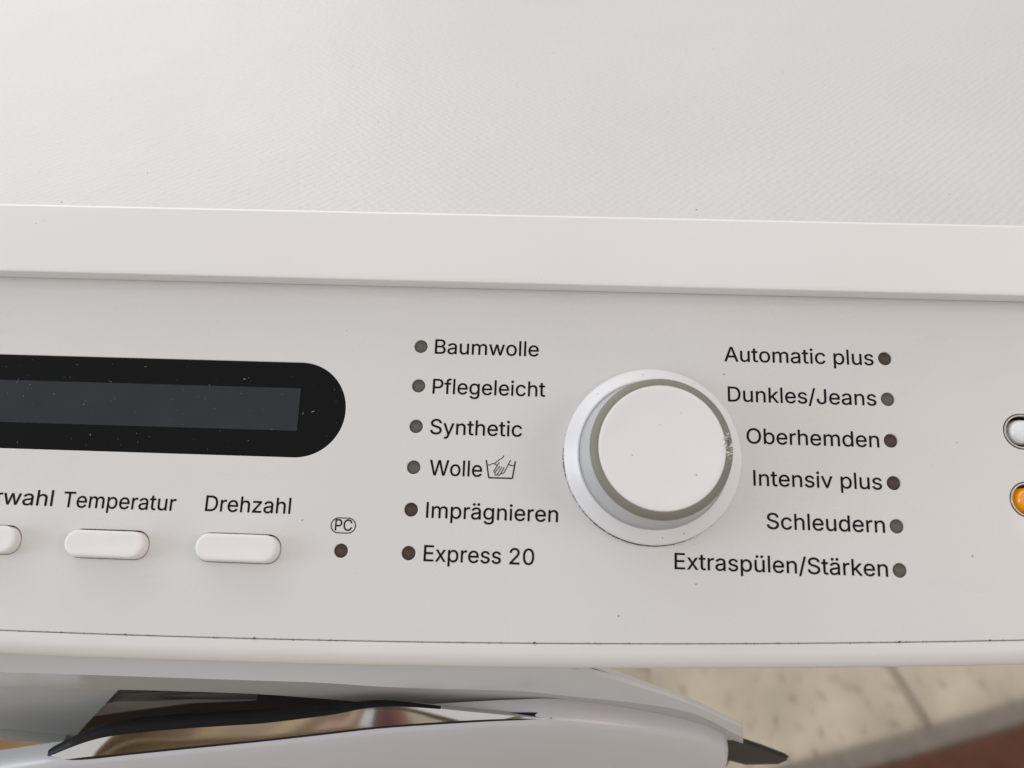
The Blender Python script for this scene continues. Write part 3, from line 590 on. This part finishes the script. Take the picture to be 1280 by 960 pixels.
FOLD = [[(-0.2147, -0.0429, 0.6763), (-0.2025, -0.043, 0.6916), (-0.196, -0.043, 0.6946), (-0.1873, -0.043, 0.697), (-0.1752, -0.043, 0.6965), (-0.1631, -0.043, 0.696), (-0.1508, -0.0429, 0.696), (-0.1386, -0.0428, 0.6959)],
        [(-0.2075, -0.048, 0.6881), (-0.198, -0.048, 0.6974), (-0.1917, -0.048, 0.7002), (-0.183, -0.048, 0.7034), (-0.1701, -0.048, 0.7059), (-0.1575, -0.0479, 0.7083), (-0.1455, -0.0479, 0.7095), (-0.1335, -0.0478, 0.7107)],
        [(-0.2207, -0.0419, 0.6634), (-0.213, -0.0419, 0.6673), (-0.2061, -0.042, 0.6704), (-0.1961, -0.042, 0.6749), (-0.1809, -0.042, 0.6811), (-0.1662, -0.042, 0.6871), (-0.1528, -0.0419, 0.6898), (-0.1397, -0.0418, 0.6925)]]
fold = [curve(r, 40) for r in FOLD]
fold = [[fold[k][i] if f == 0 else tuple(Vector(fold[k][i]).lerp(Vector(fold[k + 1][i]), f)) for i in range(41)] for k, f in ((0, 0), (0, .6), (1, 0), (1, .3), (1, .7), (2, 0))]
LEFT = [(-.2417, -.0477, .7173), (-.1776, -.0480, .7211), (-.2100, -.0480, .6763), (-.2274, -.0479, .6514), (-.2788, -.0473, .6510)]
LEFTLOW = [(-.2692, -.0514, .6643), (-.2489, -.0517, .6648), (-.2244, -.0519, .6618), (-.2427, -.0517, .6274), (-.3166, -.0505, .5800)]
HINGE = [(0.0326, -0.0492, 0.6908), (0.0405, -0.0489, 0.6927), (0.0550, -0.0483, 0.6806), (0.0675, -0.0478, 0.6690), (0.0645, -0.0479, 0.6625), (0.0507, -0.0485, 0.6618), (0.0408, -0.0489, 0.6689)]

# ------------------------------------------------------------------ dirt
bm = bmesh.new()
def crumb(x, y, z, s, ax=1.0):
    m_ = Matrix.Translation((x, y, z)) @ Matrix.Rotation(random.uniform(0, 6.3), 4, 'Z') @ Matrix.Diagonal((s * random.uniform(.7, 1.6) * ax, s * random.uniform(.5, 1), s * .5, 1))
    bmesh.ops.create_icosphere(bm, subdivisions=1, radius=1, matrix=m_)
for i in range(900):                                    # grime packed round the knob flange
    u = random.random()
    a = random.gauss(R(258), R(26)) if u < .80 else random.gauss(R(186), R(6)) if u < .90 else random.gauss(R(328), R(18))
    r = .02718 + abs(random.gauss(0, .00009)); crumb(r * math.cos(a), -.0006 + r * math.sin(a), .0001, random.uniform(.00005, .00018))
for i in range(26):
    a = random.gauss(R(292), .12); r = .0284 + random.uniform(-.0008, .0012); crumb(r * math.cos(a), -.0006 + r * math.sin(a), .00004, random.uniform(.00003, .00010))
for i in range(150):                                    # crumbs in the seam above the trim
    x = random.uniform(-.22, .13); crumb(x, seam(x) + random.uniform(-.0001, .0003), .0, random.uniform(.00004, .00013), 1.8)
for x in (-.0346, .0718, -.157, -.118, .098): crumb(x, seam(x) + .0002, .0001, .00032)
for x, y in [(-.098, .0371), (.0229, .026), (-.089, -.0388), (-.1068, -.0237), (-.0099, -.0485), (.059, -.0193), (.0934, .0065), (.0131, -.0385), (-.0542, .0258), (.095, -.0275)]:
    crumb(x, y, .0001, random.uniform(.00008, .00020))
for i in range(26): crumb(random.uniform(-.21, .12), random.uniform(-.05, .05), .00005, random.uniform(.00003, .00007), random.choice((1, 2)))
for r, a, s in ((.009, 200, .00016), (.0125, 320, .0002), (.006, 95, .00012), (.011, 60, .0001), (.0135, 310, .00018)):
    crumb(r * math.cos(R(a)), r * math.sin(R(a)), .0201, s)
for a in (276, 291, 97, 133): crumb(.0250 * math.cos(R(a)), -.0006 + .0250 * math.sin(R(a)), .0040, .00017)
d1 = link('grime', bm_mesh('grime', bm), M['grime'], None, PM)
tag(d1, 'dark crumbs of grime round the knob and along the seam', 'grime', kind='stuff')
bm = bmesh.new()
for x, y in ((-.0080, .0588), ):
    crumb(x, y, .8453, .0004)
for i in range(12): crumb(random.uniform(-.27, .17), random.uniform(.062, .19), .8452, random.uniform(.00008, .00022), random.choice((1, 2.5)))
for x, y, t in ((.0137, .0645, 0), (-.115, .16, 0), (-.193, .0612, 0)): crumb(x, y, .8452, .0003)
for i in range(12):
    t = random.random(); crumb(random.uniform(-.2, .12), .0415 + t * .0153, .83395 + t * .01165, random.uniform(.00006, .00014))
d2 = link('worktop_specks', bm_mesh('worktop_specks', bm), M['speck'])
tag(d2, 'small dark specks scattered over the embossed worktop', 'dust', kind='stuff')
bm = bmesh.new()
for i in range(110):
    x = random.uniform(-.215, -.098); y = random.uniform(-.003, .0245)
    crumb(x, y, .00006, random.choice((.00003, .00003, .00004, .00005, .00009)), random.choice((1, 1, 2, 5)))
d3 = link('lint', bm_mesh('lint', bm), M['lint'], None, PM)
tag(d3, 'pale lint and dust specks on the black display', 'dust', kind='stuff')

slab('door_gasket', GASK, M['rubber'], wm, .006)
link('gasket_fold', grid_shell('gasket_fold', fold, .003), M['rubberg'], wm, smooth=60)
slab('lock_plate', LEFT, M['plate'], wm, .005)
slab('door_frame_foot', LEFTLOW, M['chrome'], wm, .004)
slab('door_hinge', HINGE, M['hinge'], wm, .0035, .0011)

# ------------------------------------------------------------------ what the polished parts mirror
matt = empty('doormat', (.62, -.151, 0), R(-9))
tag(matt, 'reddish brown mat with grey edging lying on the tiles', 'doormat')
def mm_(p): return MWI['doormat'].inverted() @ p
link('woven_field', box('woven_field', -.36, .5, -.094, .12, .001, .009, .002), M['brown'], matt, MWI['doormat'].inverted())
for x0, x1, y0, y1 in ((-.38, .52, -.122, -.0945), (-.38, .52, .1205, .14), (-.38, -.3605, -.1, .12), (.5005, .52, -.1, .12)):
    link('edging', box('edging', x0, x1, y0, y1, .001, .011, .002), M['edging'], matt, MWI['doormat'].inverted())

bc = empty('bookcase', (-.55, -1.78, 0)); tag(bc, 'low wooden bookcase standing across from the machine', 'bookcase')
IB = MWI['bookcase'].inverted()
for nm, b in (('side_panel', (-.80, -.775, -.14, .14, 0, 1.0)), ('side_panel', (.775, .80, -.14, .14, 0, 1.0)), ('back_panel', (-.7745, .7745, -.14, -.125, .02, .98)),
              ('shelf', (-.7745, .7745, -.1245, .14, .05, .075)), ('shelf', (-.7745, .7745, -.1245, .14, .56, .585)), ('shelf', (-.7745, .7745, -.1245, .14, .975, 1.0))):
    link(nm, box(nm, *b, .0015), M['wood'], bc, IB)
cols = [(.42, .30, .17), (.36, .27, .17), (.55, .42, .26), (.22, .14, .09), (.60, .40, .30), (.30, .20, .13), (.72, .72, .70), (.66, .70, .72), (.05, .045, .05), (.14, .03, .035), (.11, .028, .035), (.24, .07, .05), (.55, .48, .36), (.62, .57, .46), (.50, .46, .40)]
wid = [.10, .08, .07, .06, .05, .06, .06, .04, .035, .06, .05, .06, .07, .09, .06]
names = ['tan', 'light brown', 'sand coloured', 'dark brown', 'pinkish', 'mid brown', 'white', 'pale blue', 'black', 'dark red', 'maroon', 'rust coloured', 'beige', 'cream', 'grey beige']
x = -.98
for c, w_, nme in zip(cols, wid, names):
    h = random.uniform(.27, .33)
    bk = empty('book', (x + w_ / 2, -1.70, .5855))
    tag(bk, f'{nme} book standing on the bookcase shelf', 'book', 'books on the bookcase')
    mt = mat('book_cover', c, .45, var=.1, vscale=30)
    IM = MWI[bk.name].inverted()
    link('cover', box('cover', -w_ / 2, w_ / 2 - .001, -.075, .055, 0, h, .002), mt, bk, IM)
    link('pages', box('pages', -w_ / 2 + .003, w_ / 2 - .004, -.072, .05, h, h + .0015), M['white'], bk, IM)
    x += w_

ct = empty('crate', (-.66, -.20, 0), R(6)); tag(ct, 'tan wooden slatted crate on the tiles left of the mat', 'crate')
IC = MWI['crate'].inverted()
for k in range(3):
    z0 = .02 + k * .07
    for b in ((-.2, .2, -.15, -.14), (-.2, .2, .14, .15), (-.2, -.19, -.1395, .1395), (.19, .2, -.1395, .1395)):
        link('slat', box('slat', *b, z0, z0 + .058, .002), M['pine'], ct, IC)
for k in range(5):
    y0 = -.1390 + k * .0558; link('base_slat', box('base_slat', -.1895, .1895, y0, y0 + .05, .005, .016, .002), M['pine'], ct, IC)
for x_, y_ in ((-.1895, -.1395), (.1745, -.1395), (-.1895, .1245), (.1745, .1245)):
    link('corner_post', box('corner_post', x_, x_ + .015, y_, y_ + .015, .017, .22, .001), M['pine'], ct, IC)
